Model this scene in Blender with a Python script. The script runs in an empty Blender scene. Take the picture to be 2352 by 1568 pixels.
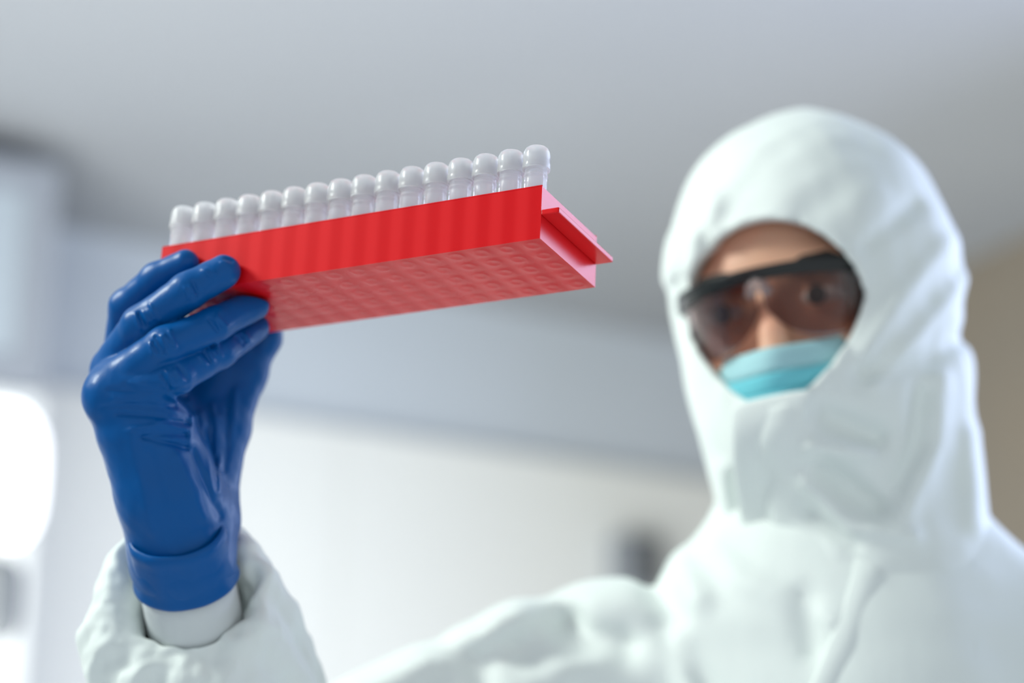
import bpy, math, random
import numpy as np
random.seed(4); np.random.seed(4)
S = bpy.context.scene
COL = S.collection
PI = math.pi

# ------------------------------------------------------------------ camera, light, exposure
TH = math.radians(18.0)          # the camera looks up by 18 degrees
CAMH = 1.18
FPX, CX, CY = 4800.0, 1176.0, 784.0
CT, ST = math.cos(TH), math.sin(TH)
cd = bpy.data.cameras.new('camera'); cam = bpy.data.objects.new('camera', cd); COL.objects.link(cam)
cam.location = (0, 0, CAMH); cam.rotation_euler = (PI/2 + TH, 0, 0)
cd.sensor_width = 36.0; cd.lens = FPX/2352*36.0
cd.clip_start = 0.05
cd.dof.use_dof = True; cd.dof.focus_distance = 1.036; cd.dof.aperture_fstop = 2.9
S.camera = cam
S.view_settings.view_transform = 'Standard'; S.view_settings.look = 'None'
S.view_settings.gamma = 1.0; S.view_settings.use_curve_mapping = False
S.view_settings.exposure = 0.0

w = bpy.data.worlds.new('world'); S.world = w; w.use_nodes = True
w.node_tree.nodes['Background'].inputs[0].default_value = (0.88, 0.95, 1.0, 1)
w.node_tree.nodes['Background'].inputs[1].default_value = 0.84

def area(name, loc, target, sx, sy, power, color):
    from mathutils import Vector
    l = bpy.data.lights.new(name, 'AREA'); l.shape = 'RECTANGLE'; l.size = sx; l.size_y = sy
    l.energy = power; l.color = color
    o = bpy.data.objects.new(name, l); COL.objects.link(o); o.location = loc
    o.rotation_euler = (Vector(target)-Vector(loc)).to_track_quat('-Z', 'Y').to_euler()
    return o
area('window_light', (1.9, 2.35, 2.15), (0.1, 1.2, 1.6), 1.8, 1.7, 72, (0.58, 0.68, 1.0))
area('lamp_light', (-1.5, 0.95, 2.6), (0.15, 1.3, 1.5), 0.5, 0.5, 36, (0.94, 1.0, 0.93))
area('wall_fill_light', (-0.9, 1.95, 0.85), (-0.1, 4.7, 2.5), 1.6, 0.9, 54, (0.98, 1.0, 0.97))  # unseen fill added to brighten the back wall and ceiling

# ------------------------------------------------------------------ frames and helpers (world frame in mm, camera at the origin)
def Q(px, py, z):
    x = (px-CX)/FPX*z; y = -(py-CY)/FPX*z
    return np.array([x, z*CT - y*ST, z*ST + y*CT])
def to_px(P):
    z = P[..., 1]*CT + P[..., 2]*ST; y = -P[..., 1]*ST + P[..., 2]*CT
    return CX + FPX*P[..., 0]/z, CY - FPX*y/z, z
def W(p): p = np.asarray(p, float); return p*0.001 + np.array([0, 0, CAMH])

def mesh_obj(name, verts, faces, mat, parent=None, base=None, smooth=True, data=None, angle=None):
    """verts in metres (world); stored relative to base."""
    if data is None:
        b = np.zeros(3) if base is None else np.asarray(base, float)
        me = bpy.data.meshes.new(name)
        me.from_pydata((np.asarray(verts, float)-b).tolist(), [], [list(map(int, f)) for f in faces]); me.update()
        if smooth: me.polygons.foreach_set('use_smooth', [True]*len(me.polygons))
        if angle: 
            try: me.set_sharp_from_angle(angle=angle)
            except Exception: pass
        if mat:
            me.materials.append(mat)
    else: me = data
    o = bpy.data.objects.new(name, me); COL.objects.link(o)
    if parent is not None: o.parent = parent
    elif base is not None: o.location = base
    return o
def tag(o, label=None, cat=None, group=None, kind=None):
    for k, v in (('label', label), ('category', cat), ('group', group), ('kind', kind)):
        if v: o[k] = v
    return o
def empty(name, loc):
    o = bpy.data.objects.new(name, None); COL.objects.link(o); o.location = loc; o.empty_display_size = .05; return o

class MB:
    def __init__(s): s.v = []; s.f = []
    def add(s, v, f):
        n = len(s.v); s.v += [tuple(p) for p in v]; s.f += [[i+n for i in q] for q in f]
    def box(s, a, b):
        x0, y0, z0 = a; x1, y1, z1 = b
        s.add([(x0,y0,z0),(x1,y0,z0),(x1,y1,z0),(x0,y1,z0),(x0,y0,z1),(x1,y0,z1),(x1,y1,z1),(x0,y1,z1)],
              [[0,3,2,1],[4,5,6,7],[0,1,5,4],[1,2,6,5],[2,3,7,6],[3,0,4,7]])
    def lathe(s, prof, n=24, c=(0,0,0), cap=True):
        v = []; 
        for r, z in prof:
            for k in range(n):
                a = 2*PI*k/n; v.append((c[0]+r*math.cos(a), c[1]+r*math.sin(a), c[2]+z))
        f = []
        for i in range(len(prof)-1):
            for k in range(n):
                k2 = (k+1) % n; f.append([i*n+k, i*n+k2, (i+1)*n+k2, (i+1)*n+k])
        if cap: f.append(list(range(n))[::-1]); f.append([(len(prof)-1)*n+k for k in range(n)])
        s.add(v, f)
def bevel(o, width, seg=2):
    m = o.modifiers.new('bevel', 'BEVEL'); m.width = width; m.segments = seg; m.limit_method = 'ANGLE'; return o

def tube(pts, rad, n=10, closed=False):
    """tube along a polyline; returns verts, faces (any units)"""
    pts = np.asarray(pts, float); m = len(pts); rad = np.ones(m)*rad if np.isscalar(rad) else np.asarray(rad)
    T = np.gradient(pts, axis=0); T /= np.linalg.norm(T, axis=1)[:, None]+1e-9
    up = np.array([0, 0, 1.0]); 
    if abs(T[0] @ up) > .9: up = np.array([1.0, 0, 0])
    N = np.cross(T[0], up); N /= np.linalg.norm(N); v = []
    for i in range(m):
        N = N - T[i]*(N @ T[i]); N /= np.linalg.norm(N); B = np.cross(T[i], N)
        for k in range(n):
            a = 2*PI*k/n; v.append(pts[i] + rad[i]*(math.cos(a)*N + math.sin(a)*B))
    f = [[i*n+k, i*n+(k+1) % n, (i+1)*n+(k+1) % n, (i+1)*n+k] for i in range(m-1) for k in range(n)]
    f.append(list(range(n))[::-1]); f.append([(m-1)*n+k for k in range(n)])
    return np.array(v), f

# ------------------------------------------------------------------ signed distance modelling
class Grid:
    def __init__(s, lo, hi, h):
        s.lo = np.array(lo, np.float32); s.h = h
        n = [int(math.ceil((hi[i]-lo[i])/h))+1 for i in range(3)]
        ax = [lo[i] + h*np.arange(n[i], dtype=np.float32) for i in range(3)]
        s.P = np.stack(np.meshgrid(*ax, indexing='ij'), -1).astype(np.float32)
def smin(a, b, k):
    if k <= 0: return np.minimum(a, b)
    h = np.clip(0.5 + 0.5*(b-a)/k, 0, 1); return b + (a-b)*h - k*h*(1-h)
def smax(a, b, k): return -smin(-a, -b, k)
def cone(P, a, b, ra, rb):
    a = np.asarray(a, np.float32); b = np.asarray(b, np.float32); d = b-a; L2 = float(d @ d)
    q = P-a; t = np.clip((q @ d)/L2, 0, 1)
    return np.linalg.norm(q - t[..., None]*d, axis=-1) - (ra + (rb-ra)*t)
def ell(P, c, r, R=None):
    q = P-np.asarray(c, np.float32)
    if R is not None: q = q @ np.asarray(R, np.float32)
    r = np.asarray(r, np.float32); k0 = np.linalg.norm(q/r, axis=-1); k1 = np.linalg.norm(q/(r*r), axis=-1)
    return k0*(k0-1)/np.maximum(k1, 1e-6)
def chain(P, pts, rs, k=2.0):
    d = None
    for i in range(len(pts)-1):
        c = cone(P, pts[i], pts[i+1], rs[i], rs[i+1]); d = c if d is None else smin(d, c, k)
    return d
def nets(g, F, smooth=1):
    """surface nets, returns verts (world mm) and quads with outward winding"""
    ins = F < 0; nx, ny, nz = F.shape
    c = ins[:-1,:-1,:-1].astype(np.int8)
    for dx, dy, dz in ((1,0,0),(0,1,0),(0,0,1),(1,1,0),(1,0,1),(0,1,1),(1,1,1)):
        c = c + ins[dx:nx-1+dx, dy:ny-1+dy, dz:nz-1+dz]
    act = (c > 0) & (c < 8); idx = -np.ones(act.shape, np.int64); cells = np.argwhere(act); idx[act] = np.arange(len(cells))
    acc = np.zeros((len(cells), 3)); cnt = np.zeros(len(cells))
    for ax in range(3):
        o = [a for a in range(3) if a != ax]
        for s0 in (0, 1):
            for s1 in (0, 1):
                a = cells.copy(); a[:, o[0]] += s0; a[:, o[1]] += s1; b = a.copy(); b[:, ax] += 1
                fa = F[a[:,0],a[:,1],a[:,2]]; fb = F[b[:,0],b[:,1],b[:,2]]; m = (fa < 0) != (fb < 0)
                t = fa[m]/(fa[m]-fb[m]); p = a[m].astype(float); p[:, ax] += t
                acc[m] += p; cnt[m] += 1
    V = acc/cnt[:, None]*g.h + g.lo
    quads = []
    for ax in range(3):
        o1, o2 = (ax+1) % 3, (ax+2) % 3
        A = np.take(ins, range(0, F.shape[ax]-1), ax); B = np.take(ins, range(1, F.shape[ax]), ax)
        e = np.argwhere(A != B)
        e = e[(e[:, o1] > 0) & (e[:, o2] > 0) & (e[:, o1] < act.shape[o1]) & (e[:, o2] < act.shape[o2])]
        inA = ins[e[:,0], e[:,1], e[:,2]]
        def gi(d1, d2):
            q = e.copy(); q[:, o1] -= d1; q[:, o2] -= d2; return idx[q[:,0], q[:,1], q[:,2]]
        q = np.stack([gi(1,1), gi(0,1), gi(0,0), gi(1,0)], 1)
        q[~inA] = q[~inA][:, ::-1]; quads.append(q)
    Fq = np.concatenate(quads); Fq = Fq[(Fq >= 0).all(1)]
    for _ in range(smooth):
        s = np.zeros_like(V); n = np.zeros(len(V))
        for i in range(4):
            np.add.at(s, Fq[:, i], V[Fq[:, (i+1) % 4]]); np.add.at(n, Fq[:, i], 1)
            np.add.at(s, Fq[:, i], V[Fq[:, (i+3) % 4]]); np.add.at(n, Fq[:, i], 1)
        n[n == 0] = 1; V = V*.5 + .5*s/n[:, None]
    return V, Fq
def sdf_obj(name, g, F, mat, parent, base, smooth=1):
    V, Fq = nets(g, F, smooth)
    b = np.asarray(base, float); V = V*0.001 + np.array([0, 0, CAMH]) - b
    me = bpy.data.meshes.new(name); nv, nf = len(V), len(Fq)
    me.vertices.add(nv); me.vertices.foreach_set('co', V.astype(np.float32).ravel())
    me.loops.add(nf*4); me.loops.foreach_set('vertex_index', Fq.astype(np.int32).ravel())
    me.polygons.add(nf); me.polygons.foreach_set('loop_start', np.arange(0, nf*4, 4, dtype=np.int32))
    me.update(calc_edges=True); me.validate()
    me.polygons.foreach_set('use_smooth', [True]*len(me.polygons)); me.materials.append(mat)
    o = bpy.data.objects.new(name, me); COL.objects.link(o); o.parent = parent
    return o
def ridges(P, lines, zmax=None):
    """fold ridges: polylines given as seen, (points, width px, height mm); they lift or sink the near surface"""
    u, v, z = to_px(P); d = np.zeros(P.shape[:3], np.float32)
    for pts, wd, hh in lines:
        best = np.full(P.shape[:3], 1e9, np.float32)
        for i in range(len(pts)-1):
            (x0, y0), (x1, y1) = pts[i], pts[i+1]; dx, dy = x1-x0, y1-y0
            t = np.clip(((u-x0)*dx+(v-y0)*dy)/(dx*dx+dy*dy), 0, 1)
            best = np.minimum(best, (u-x0-t*dx)**2 + (v-y0-t*dy)**2)
        d += hh*np.exp(-best/(wd*wd))
    if zmax is not None: d *= np.clip((zmax - z)/50, 0, 1)
    return d
def waves(P, seed, scale, n=7):
    r = np.random.RandomState(seed); d = 0
    for _ in range(n):
        k = r.normal(size=3); k = k/np.linalg.norm(k)/scale*r.uniform(.6, 1.7)
        d = d + np.sin((P @ k.astype(np.float32))*2*PI + r.uniform(0, 6.28))
    return d/n

# ------------------------------------------------------------------ materials
def mat(name, color, rough=.5, spec=.5, bump=None, sss=0, sss_r=(.01,.003,.002), trans=0, ior=1.45, coat=0, metal=0, var=None, sheen=0):
    m = bpy.data.materials.new(name); m.use_nodes = True; nt = m.node_tree; b = nt.nodes['Principled BSDF']
    b.inputs['Base Color'].default_value = (*color, 1); b.inputs['Roughness'].default_value = rough
    b.inputs['Specular IOR Level'].default_value = spec; b.inputs['IOR'].default_value = ior
    b.inputs['Metallic'].default_value = metal; b.inputs['Coat Weight'].default_value = coat
    b.inputs['Transmission Weight'].default_value = trans; b.inputs['Sheen Weight'].default_value = sheen
    if sss:
        b.inputs['Subsurface Weight'].default_value = sss; b.inputs['Subsurface Radius'].default_value = sss_r
        b.inputs['Subsurface Scale'].default_value = 1.0
    tc = nt.nodes.new('ShaderNodeTexCoord')
    if var:
        sc, c2, lo, hi = var
        n = nt.nodes.new('ShaderNodeTexNoise'); n.inputs['Scale'].default_value = sc; n.inputs['Detail'].default_value = 4
        nt.links.new(tc.outputs['Object'], n.inputs['Vector'])
        r = nt.nodes.new('ShaderNodeMapRange'); r.inputs[1].default_value = lo; r.inputs[2].default_value = hi
        nt.links.new(n.outputs[0], r.inputs[0])
        mx = nt.nodes.new('ShaderNodeMix'); mx.data_type = 'RGBA'; nt.links.new(r.outputs[0], mx.inputs[0])
        mx.inputs[6].default_value = (*color, 1); mx.inputs[7].default_value = (*c2, 1)
        nt.links.new(mx.outputs[2], b.inputs['Base Color'])
    if bump:
        prev = None
        for sc, st, dist, stretch in bump:
            mp = nt.nodes.new('ShaderNodeMapping'); mp.inputs['Scale'].default_value = stretch
            nt.links.new(tc.outputs['Object'], mp.inputs[0])
            n = nt.nodes.new('ShaderNodeTexNoise'); n.inputs['Scale'].default_value = sc; n.inputs['Detail'].default_value = 3
            nt.links.new(mp.outputs[0], n.inputs['Vector'])
            bp = nt.nodes.new('ShaderNodeBump'); bp.inputs['Strength'].default_value = st; bp.inputs['Distance'].default_value = dist
            nt.links.new(n.outputs[0], bp.inputs['Height'])
            if prev: nt.links.new(prev.outputs[0], bp.inputs['Normal'])
            prev = bp
        nt.links.new(prev.outputs[0], b.inputs['Normal'])
    return m
M_suit = mat('white_nonwoven', (.79, .85, .82), .62, .35, bump=[(260, .25, .0006, (1,1,1)), (18, .35, .006, (1,1,.5))], sheen=.1)
M_inner = mat('inner_cuff_fabric', (.62, .66, .66), .8, .2, bump=[(500, .3, .0004, (1,1,1))])
M_glove = mat('blue_nitrile', (.0, .084, .30), .38, .20, bump=[(300, .25, .0005, (1,1,1)), (45, .35, .002, (1,1,.45))], coat=.05)
M_skin = mat('skin', (.74, .42, .28), .5, .4, sss=.12, sss_r=(.008,.003,.0015), var=(18, (.74, .36, .24), .4, .65))
M_black = mat('black_plastic', (.008, .010, .010), .3, .5)
M_brow = mat('dark_brown_hair', (.012, .008, .006), .6, .3, bump=[(500, .6, .001, (1,1,.2))])
M_mask = mat('teal_mask_fabric', (.17, .58, .66), .8, .2, bump=[(700, .3, .0003, (1,1,1))])
M_maskband = mat('pale_mask_edge', (.38, .64, .68), .8, .2, bump=[(700, .3, .0003, (1,1,1))])
M_eye = mat('eye_white', (.62, .60, .58), .15, .5)
M_iris = mat('dark_iris', (.02, .012, .01), .1, .6, coat=.6)
M_elastic = mat('white_elastic', (.8, .82, .82), .7, .3)
M_wall = mat('grey_wall_paint', (.62, .67, .73), .85, .2, bump=[(40, .08, .002, (1,1,1))], var=(.7, (.58, .63, .68), .35, .65))
M_clad = mat('white_wall_panel', (.86, .87, .83), .5, .4, var=(.5, (.83, .84, .81), .4, .6))
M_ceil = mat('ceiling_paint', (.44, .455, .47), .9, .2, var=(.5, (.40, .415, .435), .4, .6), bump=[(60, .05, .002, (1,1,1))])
M_brown = mat('warm_brown_wall', (.29, .245, .19), .8, .2, var=(1.2, (.27, .235, .19), .4, .6))
M_floor = mat('pale_vinyl_floor', (.80, .80, .78), .35, .5, var=(3, (.74, .75, .74), .4, .6))
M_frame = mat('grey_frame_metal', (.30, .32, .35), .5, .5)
M_glass = mat('frosted_pane', (.42, .47, .50), .35, .5)
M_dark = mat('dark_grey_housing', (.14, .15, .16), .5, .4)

def glassy(name, color, rough, mixw, ior=1.45, tint=(.9,.92,.94)):
    """translucent plastic: glass mixed with diffuse and translucent"""
    m = bpy.data.materials.new(name); m.use_nodes = True; nt = m.node_tree; nt.nodes.remove(nt.nodes['Principled BSDF'])
    out = nt.nodes['Material Output']
    g = nt.nodes.new('ShaderNodeBsdfPrincipled'); g.inputs['Base Color'].default_value = (*color, 1)
    g.inputs['Transmission Weight'].default_value = 1; g.inputs['Roughness'].default_value = rough; g.inputs['IOR'].default_value = ior
    t = nt.nodes.new('ShaderNodeBsdfTranslucent'); t.inputs[0].default_value = (*tint, 1)
    d = nt.nodes.new('ShaderNodeBsdfDiffuse'); d.inputs[0].default_value = (*tint, 1)
    a = nt.nodes.new('ShaderNodeMixShader'); a.inputs[0].default_value = .4
    nt.links.new(t.outputs[0], a.inputs[1]); nt.links.new(d.outputs[0], a.inputs[2])
    b = nt.nodes.new('ShaderNodeMixShader'); b.inputs[0].default_value = mixw
    nt.links.new(g.outputs[0], b.inputs[1]); nt.links.new(a.outputs[0], b.inputs[2]); nt.links.new(b.outputs[0], out.inputs[0])
    return m
M_vial = glassy('clear_polypropylene', (.99, .99, 1.0), .10, .38, 1.25, (.97,.97,.98))
M_cap = glassy('clear_cap_plastic', (.99, .99, 1.0), .12, .42, 1.25, (.97,.97,.97))
def lens_mat():
    m = bpy.data.materials.new('clear_smoky_lens'); m.use_nodes = True; nt = m.node_tree; nt.nodes.remove(nt.nodes['Principled BSDF'])
    t = nt.nodes.new('ShaderNodeBsdfTransparent'); t.inputs[0].default_value = (.66, .58, .57, 1)
    g = nt.nodes.new('ShaderNodeBsdfGlossy'); g.inputs[0].default_value = (1, 1, 1, 1); g.inputs[1].default_value = .06
    f = nt.nodes.new('ShaderNodeFresnel'); f.inputs[0].default_value = 1.5
    mx = nt.nodes.new('ShaderNodeMixShader'); sc_ = nt.nodes.new('ShaderNodeMath'); sc_.operation = 'MULTIPLY'; sc_.inputs[1].default_value = .45; nt.links.new(f.outputs[0], sc_.inputs[0]); nt.links.new(sc_.outputs[0], mx.inputs[0])
    nt.links.new(t.outputs[0], mx.inputs[1]); nt.links.new(g.outputs[0], mx.inputs[2])
    nt.links.new(mx.outputs[0], nt.nodes['Material Output'].inputs[0]); return m
M_lens = lens_mat()
def rack_mat():
    m = mat('red_translucent_plastic', (.80, .008, .015), .26, .22, sss=.05, sss_r=(.006,.0006,.0006), ior=1.5)
    nt = m.node_tree; b = nt.nodes['Principled BSDF']; tc = nt.nodes.new('ShaderNodeTexCoord')
    sp = nt.nodes.new('ShaderNodeSeparateXYZ'); nt.links.new(tc.outputs['Object'], sp.inputs[0])
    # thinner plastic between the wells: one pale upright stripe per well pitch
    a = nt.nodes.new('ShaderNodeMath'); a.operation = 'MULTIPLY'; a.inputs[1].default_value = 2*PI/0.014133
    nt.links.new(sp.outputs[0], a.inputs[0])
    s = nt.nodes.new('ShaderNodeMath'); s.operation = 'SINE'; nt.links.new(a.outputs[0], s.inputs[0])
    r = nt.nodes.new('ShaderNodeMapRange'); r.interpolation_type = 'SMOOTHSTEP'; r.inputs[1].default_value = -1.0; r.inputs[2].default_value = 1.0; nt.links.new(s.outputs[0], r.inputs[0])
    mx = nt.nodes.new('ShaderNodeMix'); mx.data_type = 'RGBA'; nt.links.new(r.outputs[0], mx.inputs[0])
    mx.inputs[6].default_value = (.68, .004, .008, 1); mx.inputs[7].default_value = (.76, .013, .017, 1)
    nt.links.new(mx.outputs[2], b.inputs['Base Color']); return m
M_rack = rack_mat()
def emit(name, c, s):
    m = bpy.data.materials.new(name); m.use_nodes = True; b = m.node_tree.nodes['Principled BSDF']
    b.inputs['Emission Color'].default_value = (*c, 1); b.inputs['Emission Strength'].default_value = s; b.inputs['Base Color'].default_value = (.9,.9,.9,1); return m
M_lamp = emit('lit_diffuser', (1, 1, .98), 1.6)

# ------------------------------------------------------------------ room
H_C = 2.83                                  # ceiling height
hc = (H_C-CAMH)*1000
def on_ceiling(px, py, h=hc):
    d = Q(px, py, 1.0); t = h/d[2]; return d*t
A0 = on_ceiling(1050, 690); A = A0[:2]/1000
d1 = np.array([1.87, 1.051]); d1 /= np.linalg.norm(d1); d2 = np.array([-d1[1], d1[0]])    # back wall runs along d1, right wall along d2
# corner of back and right wall, seen behind the head
c_ray = Q(1740, 808, 1.0)[:2]
k = np.linalg.solve(np.stack([d1, -c_ray], 1), -A); CORN = A + d1*k[0]
def slab(name, p0, p1, z0, z1, th, nrm, m, parent=None):
    """upright slab between two floor points, thickened away from the room"""
    p0, p1 = np.asarray(p0), np.asarray(p1); n = np.asarray(nrm)*th
    v = [(*p0, z0), (*p1, z0), (*(p1+n), z0), (*(p0+n), z0), (*p0, z1), (*p1, z1), (*(p1+n), z1), (*(p0+n), z1)]
    f = [[0,1,5,4],[1,2,6,5],[2,3,7,6],[3,0,4,7],[4,5,6,7],[3,2,1,0]]
    o = mesh_obj(name, v, f, m, parent, smooth=False); return o
def struct(o): o['kind'] = 'structure'; return o
BL = CORN - d1*6.5                          # left end of the back wall
wb = struct(slab('wall_back', BL, CORN + d1*.1, 0, H_C, .12, d2, M_wall))
wr = struct(slab('wall_right', CORN, CORN - d2*6.2, 0, H_C, .12, d1, M_brown))
LW = np.array([-3.3, 0.0]); 
BR = CORN - d2*6.2
BLb = BL - d2*5.0
wl = struct(slab('wall_left', BL + d2*.1, BLb, 0, H_C, .12, -d1, M_wall))
corners = [BLb-d1*.1, BR+d1*.1, CORN+d1*.1+d2*.1, BL-d1*.1+d2*.1]
def poly_slab(name, pts, z0, z1, m):
    n = len(pts); v = [(*p, z0) for p in pts] + [(*p, z1) for p in pts]
    f = [list(range(n))[::-1], list(range(n, 2*n))] + [[i, (i+1) % n, n+(i+1) % n, n+i] for i in range(n)]
    return struct(mesh_obj(name, v, f, m, smooth=False))
poly_slab('floor', corners, -.1, 0, M_floor)
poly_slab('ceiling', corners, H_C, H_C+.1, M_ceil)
# white cladding panels on the lower part of the back wall
clad_top = CAMH + float((lambda d: d[2]*(A@d2)/(d[:2]@d2))(Q(1100, 1040, 1.0)))
x = 0.02; n = 0
while x < 6.4:
    wdt = 1.18; a = CORN - d1*x - d2*.05; b = CORN - d1*min(x+wdt, 6.45) - d2*.05
    o = slab('cladding_panel', b, a, .08, clad_top, .05, d2, M_clad, wb); bevel(o, .004); x += wdt+.002
# white skirting at the foot
slab('skirting', BL - d2*.06, CORN - d2*.06, 0, .08, .06, d2, M_frame, wb)
# tall glass-fronted cabinet at the far left, standing against the back wall
def wallpt(px, py, off=0.0):
    d = Q(px, py, 1.0); t = (A@d2 - off)/(d[:2]@d2); return d*t     # metres, camera at the origin
def wq2(name, s0, s1, z0, z1, off, th, m, root, parent=None):
    """an upright board parallel to the back wall: s along the wall, off = how far its front stands out"""
    p = A + d1*s0 - d2*off; q = A + d1*s1 - d2*off; o = slab(name, p, q, z0, z1, th, d2, m)
    o.data.transform(__import__('mathutils').Matrix.Translation([-c for c in root.location])); o.parent = parent or root; return o
OFF = .50
a = wallpt(140, 385, OFF); b = wallpt(140, 905, OFF); sR = float((a[:2]-A)@d1); sL = sR-.95; zt = CAMH+a[2]; zm = CAMH+b[2]
cab = empty('glass_cabinet', (a[0], a[1], 0)); tag(cab, 'tall cabinet at the far left with grey-framed glass door over a white base', 'cabinet')
bevel(wq2('base_cabinet', sL, sR, .08, zm, OFF-.02, OFF-.08, M_clad, cab), .004)
wq2('plinth', sL+.02, sR-.02, 0, .08, OFF-.06, OFF-.14, M_dark, cab)
bevel(wq2('base_door', sL+.004, (sL+sR)/2-.002, .1, zm-.01, OFF, .019, M_clad, cab), .002); bevel(wq2('base_door', (sL+sR)/2+.002, sR-.004, .1, zm-.01, OFF, .019, M_clad, cab), .002)
bevel(wq2('upper_cabinet', sL, sR, zm, zt, OFF-.02, OFF-.08, M_frame, cab), .004)
fw = .062
gd = wq2('glass_door', sL, sR, zt-fw, zt, OFF, .019, M_frame, cab); bevel(gd, .002)
for q in ((sL, sR, zm, zm+fw), (sR-fw, sR, zm+fw, zt-fw), (sL, sL+fw, zm+fw, zt-fw)): bevel(wq2('frame_bar', *q, OFF, .019, M_frame, cab, gd), .002)
pn = wq2('pane', sL+fw, sR-fw, zm+fw, zt-fw, OFF-.008, .006, M_glass, cab, gd)

# grey stand-in for a dark smudge on the white cladding, beside the raised shoulder
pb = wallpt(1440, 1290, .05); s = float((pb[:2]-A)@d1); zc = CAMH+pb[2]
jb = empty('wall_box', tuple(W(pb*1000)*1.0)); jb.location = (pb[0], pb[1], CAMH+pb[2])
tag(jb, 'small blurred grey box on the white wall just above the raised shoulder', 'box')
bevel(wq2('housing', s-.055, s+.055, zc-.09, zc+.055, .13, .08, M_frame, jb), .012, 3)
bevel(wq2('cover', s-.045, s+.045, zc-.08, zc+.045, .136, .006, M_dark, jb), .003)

# lamp at the left edge: a lit rounded head on a dark stand
lp = Q(-35, 1090, 2600)/1000; lx, ly, lz = lp; lz += CAMH
lamp = empty('floor_lamp', (lx, ly, 0)); tag(lamp, 'glowing white lamp head on a dark stand at the left edge', 'lamp')
def superbox(rx, ry, rz, e=.45, n=28, mm=16, c=(0,0,0)):
    v = []; f = []
    sg = lambda t: math.copysign(abs(t)**e, t)
    for i in range(mm+1):
        ph = -PI/2 + PI*i/mm
        for j in range(n):
            th = 2*PI*j/n
            v.append((c[0]+rx*sg(math.cos(ph))*sg(math.cos(th)), c[1]+ry*sg(math.cos(ph))*sg(math.sin(th)), c[2]+rz*sg(math.sin(ph))))
    for i in range(mm):
        for j in range(n): f.append([i*n+j, i*n+(j+1) % n, (i+1)*n+(j+1) % n, (i+1)*n+j])
    return v, f
v, f = superbox(.072, .05, .092, .6, c=(0, 0, lz)); mesh_obj('diffuser', v, f, M_lamp, lamp)
v, f = superbox(.066, .035, .085, .6, c=(0, .03, lz)); mesh_obj('housing', v, f, M_dark, lamp)
mb = MB(); mb.lathe([(.016, .03), (.016, lz-.09)], 16); mesh_obj('pole', mb.v, mb.f, M_dark, lamp, smooth=True, angle=.6)
mb = MB(); mb.lathe([(.15, 0), (.16, .01), (.15, .025), (.03, .04), (.02, .05)], 32); mesh_obj('base', mb.v, mb.f, M_dark, lamp, smooth=True, angle=.6)
v, f = superbox(.045, .03, .05, .4, c=(0.01, 0, lz-.155)); mesh_obj('control_box', v, f, M_dark, lamp)

# ------------------------------------------------------------------ tube rack frame
def rod(r):
    t = np.linalg.norm(r); k = r/t; K = np.array([[0,-k[2],k[1]],[k[2],0,-k[0]],[-k[1],k[0],0]])
    return np.eye(3)+np.sin(t)*K+(1-np.cos(t))*K@K
xa, ya = np.array([.899,.116,-.422]), np.array([.044,.935,.352])
xa /= np.linalg.norm(xa); ya -= xa*(xa@ya); ya /= np.linalg.norm(ya); za = np.cross(xa, ya)
MC = np.array([[1,0,0],[0,-ST,CT],[0,CT,ST]])       # (right, up, forward) -> world
EX, EZ, EY = MC@xa, MC@ya, MC@za
RO = MC@np.array([14.9, 76.5, 1029.5])              # front top right corner of the rack, mm
def RK(x, y, z): return RO + EX*x + EY*y + EZ*z
from mathutils import Matrix
RM = Matrix(((EX[0],EY[0],EZ[0]),(EX[1],EY[1],EZ[1]),(EX[2],EY[2],EZ[2])))
RL, RW, RH = 226.0, 67.0, 28.0
PX = (RL-14)/15; PY = RW/5
def rack_pt(x, y, z): 
    p = W(RK(x, y, z)); return p
def place(o, x, y, z):
    m = RM.to_4x4(); p = rack_pt(x, y, z); m.translation = p.tolist(); o.matrix_world = m
rack = empty('tube_rack', (0,0,0)); place(rack, 0, 0, -RH)
tag(rack, 'long red plastic tube rack held tilted up by the blue glove', 'rack')
# body: outer walls, a top deck with 80 round wells, a bottom with 80 moulded rings
v = []; f = []
def addv(p): v.append((p[0]*.001, p[1]*.001, (p[2]+RH)*.001)); return len(v)-1
NS = 16
def sq(cx, cy, hx, hy, z):
    out = []
    for k in range(NS):
        a = 2*PI*k/NS; c, s_ = math.cos(a), math.sin(a); m_ = max(abs(c), abs(s_)); out.append(addv((cx+hx*c/m_, cy+hy*s_/m_, z)))
    return out
def ring(cx, cy, r, z): return [addv((cx+r*math.cos(2*PI*k/NS), cy+r*math.sin(2*PI*k/NS), z)) for k in range(NS)]
def bridge(a, b, flip):
    for k in range(len(a)):
        k2 = (k+1) % len(a); q = [a[k], a[k2], b[k2], b[k]]; f.append(q[::-1] if flip else q)
cellx = RL/16
for i in range(16):
    for j in range(5):
        cx_ = -7-i*PX; cy_ = PY*(j+.5)
        gx = -cellx*(i+.5)
        s0 = sq(gx, cy_, cellx/2, PY/2, 0); r0 = ring(cx_, cy_, 6.25, 0); r1 = ring(cx_, cy_, 6.0, -.6); r2 = ring(cx_, cy_, 5.8, -22); r3 = ring(cx_, cy_, 4, -24.5)
        bridge(s0, r0, False); bridge(r0, r1, False); bridge(r1, r2, False); bridge(r2, r3, False); f.append(r3)
        b0 = sq(gx, cy_, cellx/2, PY/2, -RH); q0 = ring(cx_, cy_, 5.3, -RH); q1 = ring(cx_, cy_, 4.4, -RH-.12); q2 = ring(cx_, cy_, 3.2, -RH-.16); q3 = ring(cx_, cy_, 1.9, -RH-.02)
        bridge(b0, q0, True); bridge(q0, q1, True); bridge(q1, q2, True); bridge(q2, q3, True); f.append(q3[::-1])
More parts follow.
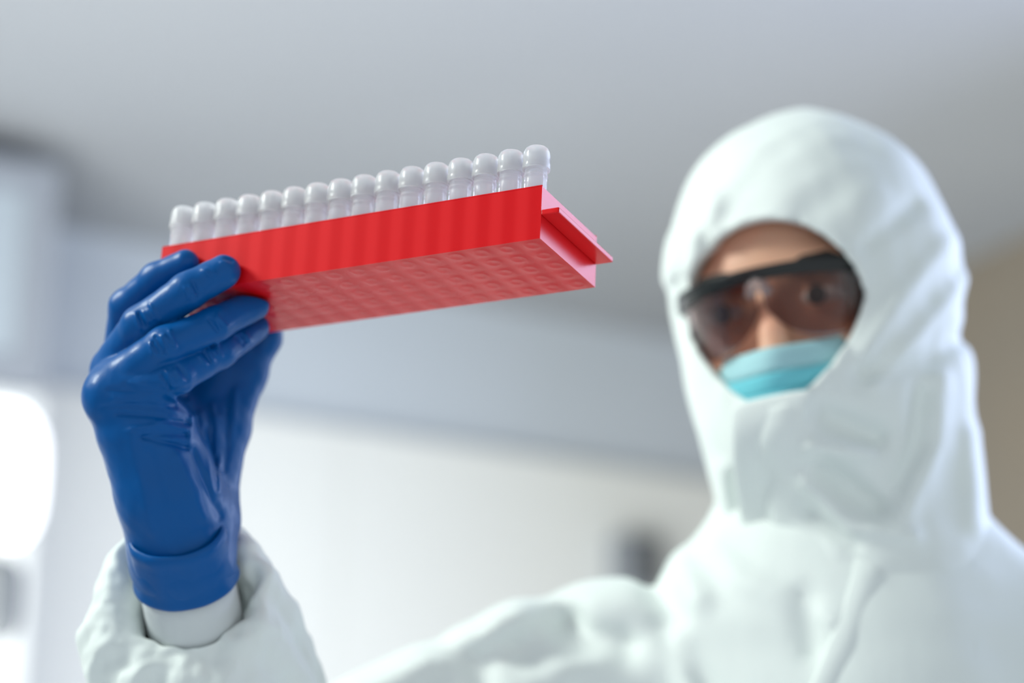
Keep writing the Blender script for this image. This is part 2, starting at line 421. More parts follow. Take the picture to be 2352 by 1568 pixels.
c8 = [addv(p) for p in ((0,0,-RH),(0,RW,-RH),(-RL,RW,-RH),(-RL,0,-RH),(0,0,0),(0,RW,0),(-RL,RW,0),(-RL,0,0))]
f += [[c8[3],c8[0],c8[4],c8[7]], [c8[0],c8[1],c8[5],c8[4]], [c8[1],c8[2],c8[6],c8[5]], [c8[2],c8[3],c8[7],c8[6]]]
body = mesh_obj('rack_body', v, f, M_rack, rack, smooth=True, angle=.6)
for nm, x0, x1 in (('end_lip', 0, 9.6), ('end_lip', -RL-9.6, -RL)):
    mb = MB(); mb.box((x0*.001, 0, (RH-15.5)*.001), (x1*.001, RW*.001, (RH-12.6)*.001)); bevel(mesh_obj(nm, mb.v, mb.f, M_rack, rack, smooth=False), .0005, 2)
    xi = 0 if x0 >= 0 else -RL; sg = 1 if x0 >= 0 else -1
# raised rim along the front and back top edges
for y0, y1 in ((0, 1.0), (RW-1.0, RW)):
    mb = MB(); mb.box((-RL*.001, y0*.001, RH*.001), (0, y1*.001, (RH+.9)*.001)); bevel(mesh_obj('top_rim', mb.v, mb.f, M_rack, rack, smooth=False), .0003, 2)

# 16 vials in the front row, each a thing with a vial and a cap
ORD = ['first', 'second', 'third', 'fourth', 'fifth', 'sixth', 'seventh', 'eighth']
def vial_meshes():
    vb = MB(); k = .001
    prof = [(0.5,0),(3.2,.6),(4.9,2.6),(5.7,5),(5.8,31),(5.8,32.2),(6.1,32.6),(6.1,33.4),(5.6,33.8),(5.6,35),(5.8,35.4),(5.6,35.9),(5.6,37),(5.7,37.4),(5.4,38),(5.0,44.5),
            (4.1,44.5),(4.1,32),(4.2,5),(2.8,2.6),(.4,2.2)]
    vb.lathe([(r*k, z*k) for r, z in prof], 28, cap=True)
    cb = MB()
    prof = [(6.0,37.0),(7.0,37.0),(7.1,37.6),(7.1,40.0),(6.85,40.4),(6.9,44.2),(6.6,46.4),(5.9,48.0),(5.0,48.8),(4.4,48.7),(4.1,48.2),(3.8,47.8),(0.4,47.7)]
    inner = [(0.4,46.0),(5.3,46.0),(5.7,44.0),(5.8,37.0)]
    cb.lathe([(r*k, z*k) for r, z in prof] + [(r*k, z*k) for r, z in inner], 32, cap=False)
    n = 32; m_ = len(prof)+len(inner)
    cb.f += [[(m_-1)*n+k2, (m_-1)*n+(k2+1) % n, (k2+1) % n, k2] for k2 in range(n)]
    return vb, cb
vb, cb = vial_meshes(); vme = cme = lme = None
for i in range(15, -1, -1):
    t = empty('sample_tube', (0,0,0)); place(t, -7-i*PX, PY*.5, -24.2)
    from_left = 15-i
    if from_left == 0: lab = 'clear capped sample tube at the left end of the rack, nearest the glove'
    elif from_left == 15: lab = 'sharp clear capped sample tube at the right end of the red rack'
    elif from_left < 8: lab = 'clear capped sample tube, %s from the left end of the row in the red rack' % ORD[from_left]
    else: lab = 'clear capped sample tube, %s from the right end of the row in the red rack' % ORD[i]
    tag(t, lab, 'tube', 'clear sample tubes in the red rack')
    a_ = mesh_obj('vial', vb.v, vb.f, M_vial, t, data=vme, angle=.7); vme = a_.data
    c_ = mesh_obj('cap', cb.v, cb.f, M_cap, t, data=cme, angle=.7); cme = c_.data

# ------------------------------------------------------------------ the person
HD_C = Q(1845, 715, 1380)                       # between the ears at eye level
foot = W((HD_C[0]+10, HD_C[1]+25, 0)); foot[2] = 0
person = empty('person', tuple(foot)); tag(person, 'person in white hooded coverall, blue gloves, mask and safety glasses raising the rack', 'person')
B = foot
WR = Q(422, 1300, 1112); EL = Q(560, 1950, 1235); SH = Q(1400, 1555, 1335)
UPW = np.array([0, 0, 1.0])
NK = HD_C + np.array([30, 22, -218.0])
SHR = np.array([NK[0]+168, NK[1]+10, SH[2]+20.])
ELR = SHR + np.array([45, 10, -285.]); WRR = ELR + np.array([-5, -60, -240.])
PEL = np.array([NK[0]-5, NK[1]+15, NK[2]-470.])
floorz = -CAMH*1000

# head frame: x to the viewer's right, y to the back of the head, z up
def rotz(a): c, s = math.cos(a), math.sin(a); return np.array([[c,-s,0],[s,c,0],[0,0,1]])
def rotx(a): c, s = math.cos(a), math.sin(a); return np.array([[1,0,0],[0,c,-s],[0,s,c]])
def roty(a): c, s = math.cos(a), math.sin(a); return np.array([[c,0,s],[0,1,0],[-s,0,c]])
RHd = rotz(math.radians(-22)) @ rotx(math.radians(14)) @ roty(math.radians(-5))
def HL(P): return (P-HD_C.astype(np.float32)) @ RHd.astype(np.float32)     # world -> head
def HW(p): return HD_C + RHd @ np.asarray(p, float)

def head_sdf(P):
    L = HL(P)
    d = ell(L, (0, 12, 22), (75, 94, 92))
    d = smin(d, ell(L, (0, -30, -30), (60, 58, 78)), 18)
    d = smin(d, cone(L, (0,-52,-96), (0,-60,-100), 22, 20), 16)              # chin
    d = smin(d, cone(L, (-40,-70,20), (40,-70,20), 9, 9), 12)                # brow ridge
    for s in (-1, 1):
        d = smin(d, cone(L, (s*44,-62,-30), (s*58,-30,-26), 14, 12), 14)     # cheek bone
        d = smax(d, -ell(L, (s*32,-96,-1), (17, 19, 12)), 9)                 # eye socket
        d = smin(d, ell(L, (s*31,-72,-1), (13.5, 13.5, 13.5)), 2)           # closed bulge of the lids
        d = smin(d, ell(L, (s*76,8,-8), (9, 18, 30)), 6)                     # ear
    d = smin(d, chain(L, [(0,-84,6), (0,-96,-20), (0,-101,-36)], [7, 8.5, 10.5], 4), 7)
    for s in (-1, 1): d = smin(d, ell(L, (s*11,-98,-38), (8, 9, 7)), 4)
    d = smin(d, cone(L, (-18,-90,-62), (18,-90,-62), 5, 5), 5)               # lips
    d = smin(d, cone(L, (-14,-89,-71), (14,-89,-71), 5.5, 5.5), 5)
    d = smax(d, -cone(L, (-20,-98,-66.5), (20,-98,-66.5), 1.6, 1.6), 2)
    return d
def frame_sdf(P, off, arms=True):
    """the torso, arms and legs, grown by off"""
    o = off
    d = cone(P, HD_C + np.array([5, 25, -70]), NK + np.array([0, 5, -20]), 48+o, 58+o)
    d = smin(d, cone(P, SH+np.array([8,0,0]), SHR, 46+o, 46+o), 40)
    d = smin(d, ell(P, (NK+PEL)/2 + np.array([0, 0, 120]), (142+o, 100+o, 250)), 40)
    d = smin(d, cone(P, (NK+PEL)/2, PEL, 112+o, 128+o), 40)
    return d
def arms_sdf(P, d, off, lim=True):
    d = smin(d, chain(P, [SH, EL], [46+off, 38+off + (24 if off > 0 else 0)], 8), 22)
    d = smin(d, chain(P, [SHR, ELR, WRR], [46+off, 40+off, 27+off], 8), 22)
    return d
# --- body, continuous under the clothes
g = Grid(np.minimum.reduce([WR-[50,50,60], EL-60, PEL-[170,140,20]]), np.maximum.reduce([WRR+[70,60,0], HD_C+[110,130,135], SHR+70]), 3.6)
P = g.P
d = smin(frame_sdf(P, -8), head_sdf(P), 14); d = arms_sdf(P, d, -9)
d = smin(d, chain(P, [EL, WR+(EL-WR)*.12], [34, 21], 4), 10)
d = smax(d, -(P[..., 2] - (PEL[2]+30)), 4)
sdf_obj('body', g, d, M_skin, person, B, 1); del d, P, g

# face details: eyes and brows
def disc_dome(c, r, fwd, bulge, n=20, rings=5):
    fwd = fwd/np.linalg.norm(fwd); a = np.cross(fwd, UPW); a /= np.linalg.norm(a); b = np.cross(a, fwd)
    v = [c+fwd*bulge]; f = []
    for i in range(1, rings+1):
        t = i/rings
        for k in range(n): v.append(c + fwd*bulge*(1-t*t) + r*t*(math.cos(2*PI*k/n)*a + math.sin(2*PI*k/n)*b))
    for k in range(n): f.append([0, 1+k, 1+(k+1) % n])
    for i in range(rings-1):
        for k in range(n): f.append([1+i*n+k, 1+(i+1)*n+k, 1+(i+1)*n+(k+1) % n, 1+i*n+(k+1) % n])
    return v, f
for s in (-1, 1):
    ec = np.array([s*31, -74.5, -1.0])
    vv = []; n = 20
    for i in range(11):
        ph = -PI/2+PI*i/10
        for j in range(n): vv.append(HW(ec + 13.2*np.array([math.cos(ph)*math.cos(2*PI*j/n)*1.12, math.cos(ph)*math.sin(2*PI*j/n), math.sin(ph)*.52])))
    ff = [[i*n+j, i*n+(j+1) % n, (i+1)*n+(j+1) % n, (i+1)*n+j] for i in range(10) for j in range(n)]
    eye = mesh_obj('eye', [W(p) for p in vv], ff, M_eye, person, B)
    iv, iff = disc_dome(HW(ec+np.array([-1.5, -13.1, 0])), 6.2, RHd@np.array([-.05,-1,0]), 1.2)
    mesh_obj('iris', [W(p) for p in iv], iff, M_iris, eye, B)
    pts = [HW((s*x, y, z)) for x, y, z in ((14,-87,17), (26,-88,21), (40,-84,22), (52,-73,16))]
    tv, tf = tube(pts, [3.4, 4.2, 3.6, 1.5], 8); mesh_obj('eyebrow', [W(p) for p in tv], tf, M_brow, person, B)

# --- coverall
g = Grid(np.minimum.reduce([EL-90, PEL-[200,150,0]]) - np.array([0,0,0]), np.maximum.reduce([WRR+[90,80,0], HD_C+[60,110,-60], SHR+80]), 4.6)
P = g.P
d = frame_sdf(P, 6); d = arms_sdf(P, d, 10)
d = smin(d, cone(P, NK + np.array([-5, 5, 40]), NK + np.array([0, 5, -35]), 78, 92), 30)
folds = [
 ([(830,1590),(1000,1500),(1180,1415)], 50, 13),
 ([(1310,1440),(1345,1470),(1430,1485)], 42, -13), ([(1190,1470),(1240,1560)], 30, -4), ([(1150,1410),(1290,1360),(1440,1360)], 50, 6),
 ([(1560,1290),(1600,1370)], 34, 8), ([(1480,1330),(1560,1420)], 22, -5), ([(1520,1440),(1620,1568),(1700,1700)], 26, -6),
 ([(1640,1260),(1700,1330),(1900,1420)], 30, 4), ([(1850,1380),(1870,1500)], 30, -7), ([(1560,1470),(1590,1620)], 26, 6),
 ([(1000,1470),(1100,1520),(1120,1640)], 30, -6), ([(1230,1560),(1400,1500)], 30, 6),
]
d -= ridges(P, folds); d -= 2.6*waves(P, 3, 95) + 1.2*waves(P, 5, 42)
d = smax(d, -(P[..., 2] - PEL[2]), 3)
cov = sdf_obj('coverall', g, d, M_suit, person, B, 1); del d, P, g
# --- trousers of the coverall down to the floor and shoe covers
g = Grid((PEL[0]-190, PEL[1]-150, floorz+40), (PEL[0]+190, PEL[1]+150, PEL[2]+30), 7)
P = g.P; d = cone(P, PEL+[0,0,30], PEL-[0,0,60], 134, 128)
for s in (-1, 1):
    hip = PEL + np.array([s*72, 0, -70]); kn = hip + np.array([s*12, 0, -370]); an = np.array([kn[0]+s*4, kn[1]+10, floorz+95])
    d = smin(d, chain(P, [hip, kn, an], [84, 66, 54], 20), 24)
d -= 3*waves(P, 9, 90)
d = smax(d, P[..., 2]-(PEL[2]+12), 2)
sdf_obj('trousers', g, d, M_suit, person, B, 1)
for s in (-1, 1):
    hip = PEL + np.array([s*72, 0, -70]); an = np.array([hip[0]+s*16, hip[1]+10, floorz])
    g = Grid((an[0]-75, an[1]-230, floorz-6), (an[0]+75, an[1]+90, floorz+150), 5); P = g.P
    d = cone(P, an+[0, 0, 45], an+[0, 5, 120], 48, 54); d = smin(d, cone(P, an+[0,10,38], an+[0,-160,34], 44, 38), 25)
    d = smax(d, -(P[..., 2]-floorz-1), 3); d = smax(d, P[..., 2]-(floorz+135), 3); sdf_obj('shoe_cover', g, d, M_suit, person, B, 1)
del P, g, d

# seam tape: pale raised zip flap down the chest and a seam line to the right
def on_surface(px_pts, zguess, obj_sdf):
    out = []
    for (u, v_) in px_pts:
        lo, hi = zguess-200., zguess+200.; zs = np.arange(lo, hi, 1.5); pts = np.stack([Q(u, v_, z) for z in zs]).astype(np.float32)[:, None, None, :]
        dd = obj_sdf(pts)[:, 0, 0]; i = int(np.argmax(dd < 0)); out.append(pts[i, 0, 0].astype(float))
    return np.array(out)
def cov_sdf(P):
    d = frame_sdf(P, 6); d = arms_sdf(P, d, 10)
    d = smin(d, cone(P, NK + np.array([-5, 5, 40]), NK + np.array([0, 5, -35]), 78, 92), 30)
    d = d - ridges(P, folds); return d - (2.6*waves(P, 3, 95) + 1.2*waves(P, 5, 42))
def ribbon(pts, half, lift, th, side):
    """a soft strip of cloth along points; side = direction across"""
    pts = np.asarray(pts); m = len(pts); v = []; f = []; side = np.asarray(side, float); side /= np.linalg.norm(side)
    prof = [(-1, -1), (-1, .2), (-.8, .9), (0, 1.1), (.8, .9), (1, .2), (1, -1)]; n = len(prof); back = -(HD_C/np.linalg.norm(HD_C))
    hs = np.linspace(*half, m) if isinstance(half, tuple) else np.full(m, half); ls = np.linspace(*lift, m) if isinstance(lift, tuple) else np.full(m, lift)
    for i, p in enumerate(pts):
        for a, b in prof: v.append(p + side*hs[i]*a + back*(ls[i] + th*b))
    for i in range(m-1):
        for k in range(n): f.append([i*n+k, (i+1)*n+k, (i+1)*n+(k+1) % n, i*n+(k+1) % n])
    f.append(list(range(n))); f.append([(m-1)*n+k for k in range(n)][::-1]); return v, f
fp = on_surface([(2000,1250), (1990,1330), (1965,1410), (1935,1490), (1900,1570), (1870,1650), (1845,1730)], 1280, cov_sdf)
v, f = ribbon(fp, 11, -1.5, 3.5, (1, 0, .2)); mesh_obj('zip_flap', [W(p) for p in v], f, M_suit, person, B)
sp_ = on_surface([(2232,1290), (2236,1370), (2238,1450), (2240,1540), (2242,1640)], 1280, cov_sdf)
v, f = ribbon(sp_, 3, -1.5, 2.2, (1, 0, 0)); mesh_obj('seam', [W(p) for p in v], f, M_suit, person, B)

# --- hood: a shell with a face opening
def hood_outer(P):
    L = HL(P)
    d = ell(L, (8, 16, 22), (96, 112, 113))
    d = smin(d, ell(L, (4, -8, -48), (84, 96, 92)), 30); d = smin(d, ell(L, (0, -30, -72), (52, 92, 52)), 26)
    d = smin(d, cone(P, HW((14, 8, -70)), NK + np.array([7, 4, -25]), 79, 90), 35)
    return d
g = Grid(np.minimum(HW((0,0,0))-[130,150,0], NK-[120,120,50]), np.maximum(HW((0,0,0))+[150,170,150], NK+[120,120,0]), 3.0)
P = g.P; L = HL(P)
hf = [
 ([(1640,470),(1590,560),(1575,610)], 26, 7), ([(1700,600),(1620,560),(1610,500)], 18, -4), ([(1550,560),(1530,640)], 22, 6),
 ([(2180,560),(2060,700),(1990,800)], 26, 5), ([(2100,470),(1990,560)], 20, -4), ([(2230,760),(2120,830),(1990,860)], 24, -6),
 ([(2220,640),(2100,780),(2010,880)], 18, 4), ([(1900,960),(2010,1000)], 34, -10), ([(1860,1030),(2000,1040)], 20, 6), ([(1900,1070),(2010,1160)], 26, -9),
 ([(1850,1110),(1960,1210),(2100,1230)], 20, 6), ([(2170,870),(2160,1020),(2080,1180)], 26, 6), ([(2110,900),(2100,1020),(2060,1110)], 20, -5),
 ([(2230,1000),(2240,1200)], 26, 5), ([(1660,1080),(1665,1180)], 24, 5), ([(1720,1140),(1760,1240)], 22, -5), ([(1860,1180),(1960,1250)], 16, -5),
]
o_ = hood_outer(P) - ridges(P, hf, 1420) - 2.2*waves(P, 21, 65) - 1.1*waves(P, 23, 30)
gr = np.sqrt(sum(q_**2 for q_ in np.gradient(o_, 3.0))); o_ = o_/np.clip(gr, .9, 3)
shell = smax(o_, -(o_ + 7.5), 1)
# the opening: egg shaped in the head's front plane
fx = L[..., 0] + 1; fz = L[..., 2] + 6
wz = np.where(fz > 0, 58, 60); wx = 59 + np.where(fz < 0, fz*.30, 0)
op = (np.sqrt((fx/wx)**2 + (fz/wz)**2) - 1)*55
op = np.maximum(op, L[..., 1] + 25)
rim = np.abs(o_ + 3.5)                                             # gathered elastic rim: thicker near the opening
shell = smin(shell, smax(np.sqrt(rim**2 + op**2) - 4.2, L[..., 1]+10, 2), 4)
d = smax(shell, -(op + 1.0), 1.5)
d = smax(d, -(P[..., 2] - (NK[2]-38)), 3)
hood = sdf_obj('hood', g, d, M_suit, person, B, 1); del P, L, o_, shell, op, rim, d
# chin flap of the hood, standing over the lower mask
def hsurf(P): return hood_outer(P)
cp = on_surface([(1775,905), (1770,930), (1764,985), (1762,1060), (1764,1130), (1768,1180), (1775,1225), (1785,1262)], 1300, lambda P: hood_outer(P)-ridges(P, hf, 1420))
v, f = ribbon(cp, (27, 17), (0, -7), 3.5, RHd@np.array([1,0,0])); ch = mesh_obj('chin_flap', [W(p) for p in v], f, M_suit, person, B)
m_ = ch.modifiers.new('soft', 'SUBSURF'); m_.levels = m_.render_levels = 2

# --- face mask: pleated sheet standing off the face
def mask_pt(u, t, off=0):
    """u -1..1 across, t 0..1 from the top edge to the bottom edge"""
    a = u*1.18; z = -26 - 66*t - 5*(1-u*u)*(1-t) 
    bul = 1 - .20*(2*t-1)**2
    rx = (56-14*t)*bul+off; ry = 65*bul + 20*math.exp(-(u/.34)**2)*(1-t)**1.2 + off
    return HW((rx*math.sin(a), -36 - ry*math.cos(a), z))
def mask_sheet(t0, t1, off, nu=40, nv=6, th=1.2):
    v = []; f = []
    for k in (0, 1):
        for j in range(nv+1):
            for i in range(nu+1):
                v.append(mask_pt(-1+2*i/nu, t0+(t1-t0)*j/nv, off + (2.2*(1-j/nv) if True else 0) - k*th))
    n1 = (nv+1)*(nu+1)
    for j in range(nv):
        for i in range(nu):
            a = j*(nu+1)+i; q = [a, a+nu+1, a+nu+2, a+1]; f.append(q); f.append([x+n1 for x in q[::-1]])
    edge = [i for i in range(nu+1)] + [j*(nu+1)+nu for j in range(1, nv+1)] + [nv*(nu+1)+i for i in range(nu-1, -1, -1)] + [j*(nu+1) for j in range(nv-1, 0, -1)]
    for a, b in zip(edge, edge[1:]+edge[:1]): f.append([a, b, b+n1, a+n1])
    return v, f
mk = None
v, f = mask_sheet(.0, 1.0, 4); mk = mesh_obj('face_mask', [W(p) for p in v], f, M_mask, person, B)
v, f = mask_sheet(-.02, .26, 6.4, nv=3); e_ = mesh_obj('top_band', [W(p) for p in v], f, M_maskband, mk, B); e_['label'] = 'paler blue top edge of the mask'
for t0, t1, off in ((.24, .44, 6.6), (.42, .62, 6.2), (.60, .82, 5.6)):
    v, f = mask_sheet(t0, t1, off, nv=3); mesh_obj('pleat', [W(p) for p in v], f, M_mask, mk, B)
for s in (-1, 1):
    pts = [mask_pt(s, .1, 5), HW((s*70,-20,-24)), HW((s*80,12,-2)), HW((s*80,22,-20)), HW((s*72,-10,-60)), mask_pt(s, .9, 5)]
    v, f = tube(pts, 1.3, 8); mesh_obj('ear_loop', [W(p) for p in v], f, M_elastic, mk, B)

# --- safety glasses
gl = empty('safety_glasses', (0,0,0)); gl.parent = person
def gp(a, z, r=0): return HW(((69+r)*math.sin(a) - 2, -19 - (86+r)*math.cos(a), z))
NA = 33; AA = np.linspace(-1.38, 1.38, NA)
pts = [gp(a, 28 - 5*(a/1.3)**2, 2) for a in AA]; v = []; f = []
for i, a in enumerate(AA):                                       # brow bar: deep strip, thicker at the temples
    zc_ = 17 - 5*(a/1.3)**2; hh = 4.2 + 3.2*min(1, abs(a)/1.2)**3
    for rr, zz in ((3.2, -hh), (4.2, 0), (3.2, hh), (-1.5, hh), (-1.5, -hh)): v.append(gp(a, zc_+zz, rr))
n = 5; f = [[i*n+k, (i+1)*n+k, (i+1)*n+(k+1) % n, i*n+(k+1) % n] for i in range(NA-1) for k in range(n)] + [list(range(n)), [(NA-1)*n+k for k in range(n)][::-1]]
mesh_obj('brow_bar', [W(p) for p in v], f, M_black, gl, B, angle=.9)
for s in (-1, 1):                                                # two lenses
    v = []; f = []; nu, nv = 16, 10
    for k in (0, 1):
        for j in range(nv+1):
            t = j/nv
            for i in range(nu+1):
                u = i/nu; a = s*(.035 + 1.24*u)
                bot = -28 + 14*(1-u)**6*1.6 + 12*max(0, u-.6)**2*6
                top = 15 - 5*(a/1.3)**2; z = top + (bot-top)*t
                v.append(gp(a, z, 1.5 - 5*t*t - k*1.6))
    n1 = (nu+1)*(nv+1)
    for j in range(nv):
        for i in range(nu):
            a = j*(nu+1)+i; q = [a, a+1, a+nu+2, a+nu+1]; f.append(q); f.append([x+n1 for x in q[::-1]])
    edge = [i for i in range(nu+1)] + [j*(nu+1)+nu for j in range(1, nv+1)] + [nv*(nu+1)+i for i in range(nu-1, -1, -1)] + [j*(nu+1) for j in range(nv-1, 0, -1)]
    for a, b in zip(edge, edge[1:]+edge[:1]): f.append([a, b, b+n1, a+n1])
    mesh_obj('lens', [W(p) for p in v], f, M_lens, gl, B)
    v, f = tube([gp(s*1.36, 11, 1), HW((s*80, 5, 14)), HW((s*80, 40, 6))], [3, 2.6, 2.4], 8); mesh_obj('temple_arm', [W(p) for p in v], f, M_black, gl, B)
v, f = tube([gp(-.09, 4, -1), gp(-.05, 9, 1.5), gp(0, 11, 2.5), gp(.05, 9, 1.5), gp(.09, 4, -1)], [3, 4, 4.4, 4, 3], 10)
M_nose = glassy('clear_nose_bridge', (.9,.92,.95), .1, .3, 1.4, (.7,.72,.78)); mesh_obj('nose_bridge', [W(p) for p in v], f, M_nose, gl, B)

# ------------------------------------------------------------------ the gloved hand on the rack
def hand_sdf(P):
    q = lambda a, b, c: Q(a, b, c)
    palm = cone(P, q(418,1290,1114), q(385,1130,1104), 26, 25.5)
    palm = smin(palm, cone(P, q(385,1130,1104), q(330,985,1098), 25, 23), 10)
    palm = smin(palm, cone(P, q(345,1020,1105), q(268,915,1098), 22, 15), 10)
    palm = smin(palm, cone(P, q(430,1180,1120), q(320,880,1135), 22, 17), 12)
    palm = smin(palm, cone(P, q(262,905,1092), q(300,850,1140), 14, 13), 8)
    palm = smin(palm, cone(P, q(425,1275,1114), q(470,1195,1128), 25, 17), 12)
    web = cone(P, q(400,1080,1135), q(330,880,1145), 12, 12)
    web = smin(web, cone(P, q(330,880,1145), q(515,985,1155), 11, 11), 14)
    web = smin(web, cone(P, q(470,1150,1135), q(455,1000,1142), 12, 12), 14)
    web = smin(web, chain(P, [q(330,850,1150), q(470,850,1160), q(560,870,1172)], [11, 9, 8], 4), 12)
    web = smin(web, cone(P, q(480,900,1156), q(540,820,1166), 9, 8), 10)
    palm = smin(palm, web, 9)
    th = chain(P, [q(470,1195,1128), q(515,985,1155), q(566,855,1172), q(602,775,1180), q(612,735,1182)], [15, 12.8, 10.6, 10, 8.5], 5)
    palm = smin(palm, th, 8)
    fg = [
     ([(258,912,1093), (400,866,1084), (505,808,1104), (588,752,1130)], [14, 10, 8.6, 7.4]),          # little finger
     ([(266,888,1098), (380,793,1082), (492,745,1092), (584,699,1112)], [13.5, 9.9, 9.0, 8.3]),         # ring finger
     ([(262,850,1118), (325,748,1096), (432,668,1090), (514,624,1093)], [13, 10.6, 9.7, 8.9]),          # middle finger
     ([(285,830,1138), (292,705,1124), (362,640,1114), (426,604,1108)], [12, 9.6, 8.8, 7.4]),          # index finger
    ]
    out = palm; 
    ds = []
    for pts, rs in fg:
        ds.append(smin(palm, chain(P, [q(*p) for p in pts], rs, 3), 7))
    out = ds[0]
    for x_ in ds[1:]: out = smin(out, x_, 1.0)
    return out
g = Grid(np.minimum.reduce([Q(170,1400,1070), Q(170,540,1070), Q(170,1400,1210)])-[0,6,6], np.maximum.reduce([Q(700,540,1215), Q(700,540,1070), Q(700,540,1215)])+[0,6,6], 0.74)
P = g.P; d = hand_sdf(P)
gw = []
def fan(x0, y0, x1, y1, w_, h_): gw.append(([(x0, y0), ((x0+x1)/2+random.uniform(-4,4), (y0+y1)/2+random.uniform(-4,4)), (x1, y1)], w_, h_))
# creases over the joints
for (cx_, cy_, ang, ln, n_) in ((372,790,-60,42,6), (500,742,-60,36,3), (335,728,-62,46,5), (440,668,-60,34,3), (480,625,-30,30,2), (400,866,-55,36,5), (485,815,-60,30,5), (560,778,-60,22,3), (520,600,-10,20,2)):
    for k_ in range(n_):
        o_ = (k_-(n_-1)/2)*11; a_ = math.radians(ang+random.uniform(-14,14)); l_ = ln*random.uniform(.5, 1)
        dx, dy = math.cos(a_)*l_/2, -math.sin(a_)*l_/2
        bx, by = cx_+o_*.9, cy_-o_*.45
        gw.append(([(bx-dx, by+dy*-1), (bx+dx, by-dy*-1)], 4.4, random.choice((-1.2, .9, 1.0))))
# long folds fanning from the heel of the little finger towards the knuckle
for x0, y0, xm, ym, x1, y1, w_, h_ in ((440,958,360,925,262,915,7,.9), (436,972,350,955,268,950,5,-1.0), (430,985,372,975,300,985,6,1.0), (428,998,380,996,318,1002,5,-1.1), (400,935,330,925,232,935,6,-.7),
      (395,1012,345,1010,290,990,6,.7), (425,912,350,890,290,885,8,-.8), (420,962,395,960,360,968,4.5,.8)):
    gw.append(([(x0, y0), (xm, ym), (x1, y1)], w_, h_))
gw += [([(436,1030),(468,1105),(503,1185)], 11, -1.9), ([(410,1050),(440,1120),(470,1190)], 16, 1.2), ([(300,1010),(322,1100),(348,1220)], 15, 1.0), ([(345,1040),(365,1120),(385,1210)], 15, -.9)]
gw += [([(445,955),(380,900),(300,880)], 5, .8), ([(430,1030),(400,1020),(330,1005)], 6, -2.0), ([(443,960),(435,1030)], 7, 1.2), ([(430,890),(340,900),(250,895)], 5, -.8)]
# stretch lines over the thumb web
for x0, y0, x1, y1, w_, h_ in ((462,950,492,1150,8,.8), (476,985,498,1120,6,-1.0), (500,960,505,1130,9,.9), (522,940,514,1080,7,-.8), (488,930,496,1040,5,.7), (540,900,528,1010,8,.6)):
    gw.append(([(x0, y0), ((x0+x1)/2+5, (y0+y1)/2), (x1, y1)], w_, h_))
d -= ridges(P, gw)
d -= .25*waves(P, 31, 9)
# cut flat where the cuff begins
AXI = (EL-WR)/np.linalg.norm(EL-WR)
sP = (P - WR.astype(np.float32)) @ AXI.astype(np.float32)
d = smax(d, sP - 4, 1)
# the pads press flat against the rack faces
Rl = (P - RO.astype(np.float32)); lx_ = Rl @ EX.astype(np.float32); ly_ = Rl @ EY.astype(np.float32); lz_ = Rl @ EZ.astype(np.float32)
qx = np.abs(lx_ + RL/2) - RL/2; qy = np.abs(ly_ - RW/2) - RW/2; qz = np.abs(lz_ + RH/2 - .2) - RH/2 - 1.2
box = np.maximum(np.maximum(qx, qy), qz)
lip = np.maximum(np.maximum(np.abs(lx_ + RL + 4.8) - 4.9, qy), np.abs(lz_ + 14.05) - 1.6)
box = np.minimum(box, lip)
d = smax(d, -(box - .8), .6)
glove = sdf_obj('glove', g, d, M_glove, person, B, 1); del P, d, Rl, lx_, ly_, lz_, box, lip, sP, qx, qy, qz, g
glove['label'] = 'wrinkled blue glove gripping the rack'

# loft around the forearm axis
A1 = np.cross(AXI, np.array([0, -1, 0.])); A1 /= np.linalg.norm(A1); A1 = A1 if A1[0] > 0 else -A1      # to the right
A2 = np.cross(AXI, A1); A2 = A2 if A2[1] < 0 else -A2                                                    # to the camera
def loft(rings, n=96, closed_in=True):
    v = []; f = []
    for fn in rings:
        for k in range(n): v.append(fn(2*PI*k/n))
    m = len(rings)
    for i in range(m-1):
        for k in range(n): f.append([i*n+k, i*n+(k+1) % n, (i+1)*n+(k+1) % n, (i+1)*n+k])
    if closed_in: 
        for k in range(n): f.append([(m-1)*n+k, (m-1)*n+(k+1) % n, (k+1) % n, k])
    return v, f
def fixn(o):
    import bmesh
    b = bmesh.new(); b.from_mesh(o.data); bmesh.ops.recalc_face_normals(b, faces=b.faces); b.to_mesh(o.data); b.free(); return o
def rg(s, r, sf=0., amp=0., nf=9, ph=0., dx=0., flat=.92, seed=0):
    rr = np.random.RandomState(seed+1); a_ = rr.uniform(.5, 1, 4); p_ = rr.uniform(0, 6.28, 4)
    def fn(t):
        fr = .5 + .5*math.sin(t)               # 1 towards the camera
        w_ = sum(a_[i]*math.sin((nf+3*i-4)*t + p_[i] + ph) for i in range(4))/2.4
        q = r*(1 + amp*w_)
        return WR + AXI*(s + sf*fr) + A1*(q*math.cos(t) + dx) + A2*(q*flat*math.sin(t))
    return fn
# glove cuff with a rolled bead
prof = [(-23, 24.6, .02), (-20.5, 26.0, .02), (-18.5, 26.5, .02), (-16.5, 26.1, .02), (-12, 26.3, .03), (-4, 26.6, .035), (3, 27.2, .03), (7, 27.7, .02), (8.5, 28.4, .015), (10, 28.5, .01), (11, 27.9, .01), (10.5, 26.4, .01), (0, 25.2, .01), (-23, 23.4, .01)]
v, f = loft([rg(s, r, -2, a_, 5, s*.06, seed=2) for s, r, a_ in prof]); cuff = fixn(mesh_obj('glove_cuff', [W(p) for p in v], f, M_glove, person, B))
# inner knitted cuff
v, f = loft([rg(s, r, 0, .006, 5, 0, seed=3) for s, r in ((6, 25.2), (20, 25.6), (40, 26), (70, 27), (70, 24), (6, 23.5))]); fixn(mesh_obj('inner_cuff', [W(p) for p in v], f, M_inner, person, B))['label'] = 'pale grey inner sleeve showing between glove and coverall cuff'
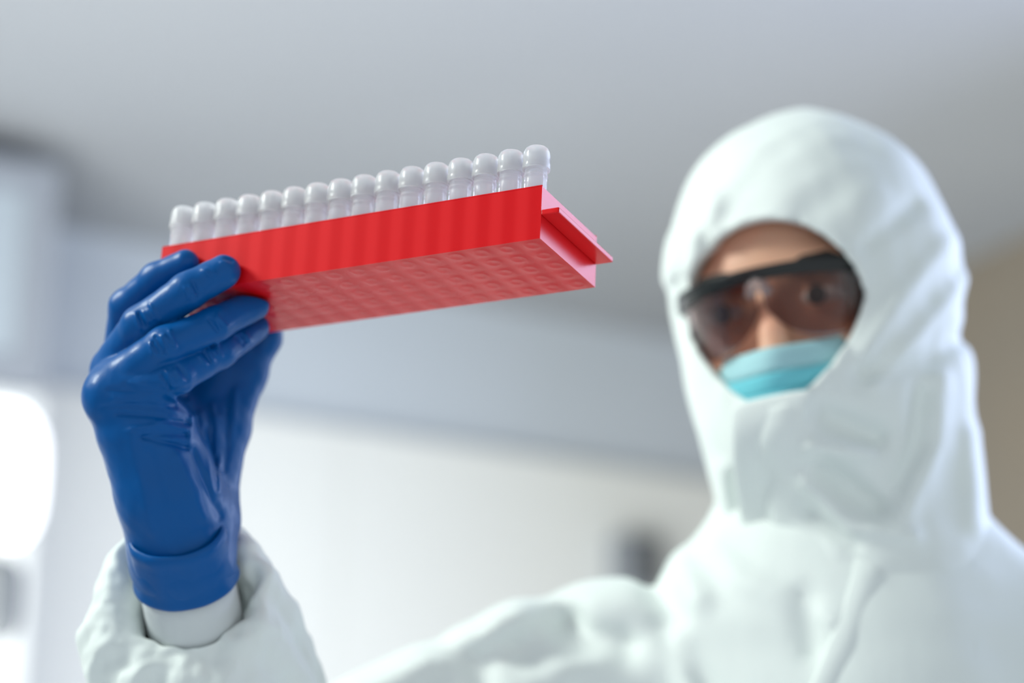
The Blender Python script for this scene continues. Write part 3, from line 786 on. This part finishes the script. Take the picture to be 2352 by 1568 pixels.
# puffed coverall sleeve: elastic rim, bunched cloth round it, down to the elbow
sl = []
LEN = float(np.linalg.norm(EL-WR))
table = [  # s at the back, extra at the front, radius, fold amplitude, dx
 (44, 0, 25.8, .01, 0), (38, 0, 27.0, .02, 0), (33, 1, 28.2, .03, 0), (26, 9, 29.6, .045, 0), (14, 22, 32.5, .07, 0), (2, 36, 37, .09, -1), (-6, 46, 42, .09, -2), (-5, 49, 47, .08, -3),
 (4, 46, 52, .07, -5), (18, 40, 56, .065, -6), (34, 34, 58.5, .06, -6), (50, 27, 59, .055, -4), (70, 18, 58, .05, 2), (95, 8, 57, .04, 7), (130, 0, 58, .035, 8), (180, 0, 56, .03, 5), (LEN-4, 0, 54, .03, 0), (LEN+10, 0, 40, .02, 0)]
for i, (s, sf, r, am, dx) in enumerate(table): sl.append(rg(s, r, sf, am, 9, s*.012, dx, .9, seed=5))
v, f = loft(sl, 160, closed_in=False)
slv = fixn(mesh_obj('sleeve', [W(p) for p in v], f, M_suit, person, B))
m_ = slv.modifiers.new('soft', 'SUBSURF'); m_.levels = m_.render_levels = 2
tx = bpy.data.textures.new('cloth_clouds', 'CLOUDS'); tx.noise_scale = .028; tx.noise_depth = 2
m_ = slv.modifiers.new('crumple', 'DISPLACE'); m_.texture = tx; m_.strength = .011; m_.mid_level = .5; m_.texture_coords = 'LOCAL'

# the other arm ends in a gloved hand hanging at the side
g = Grid(WRR-[60,90,130], WRR+[60,60,30], 2.2); P = g.P
d = cone(P, WRR+[0,0,10], WRR-[0,4,75], 26, 20); d = smin(d, cone(P, WRR-[0,26,70], WRR-[0,-22,66], 13, 13), 10)
ff = [([0,-30,-72],[0,-42,-104],[-10,-48,-124]), ([0,-14,-76],[-3,-18,-112],[-14,-24,-128]), ([0,4,-76],[-3,4,-112],[-14,0,-126]), ([0,20,-70],[-2,24,-100],[-10,22,-116])]
for p3 in ff: d = smin(d, chain(P, [WRR+np.array(q_, float) for q_ in p3], [10, 8.5, 7.2], 3), 3)
d = smin(d, chain(P, [WRR+np.array(q_, float) for q_ in ([-6,-20,-20],[-14,-46,-52],[-16,-54,-80])], [12, 10, 8], 3), 6)
sdf_obj('glove', g, d, M_glove, person, B, 1)
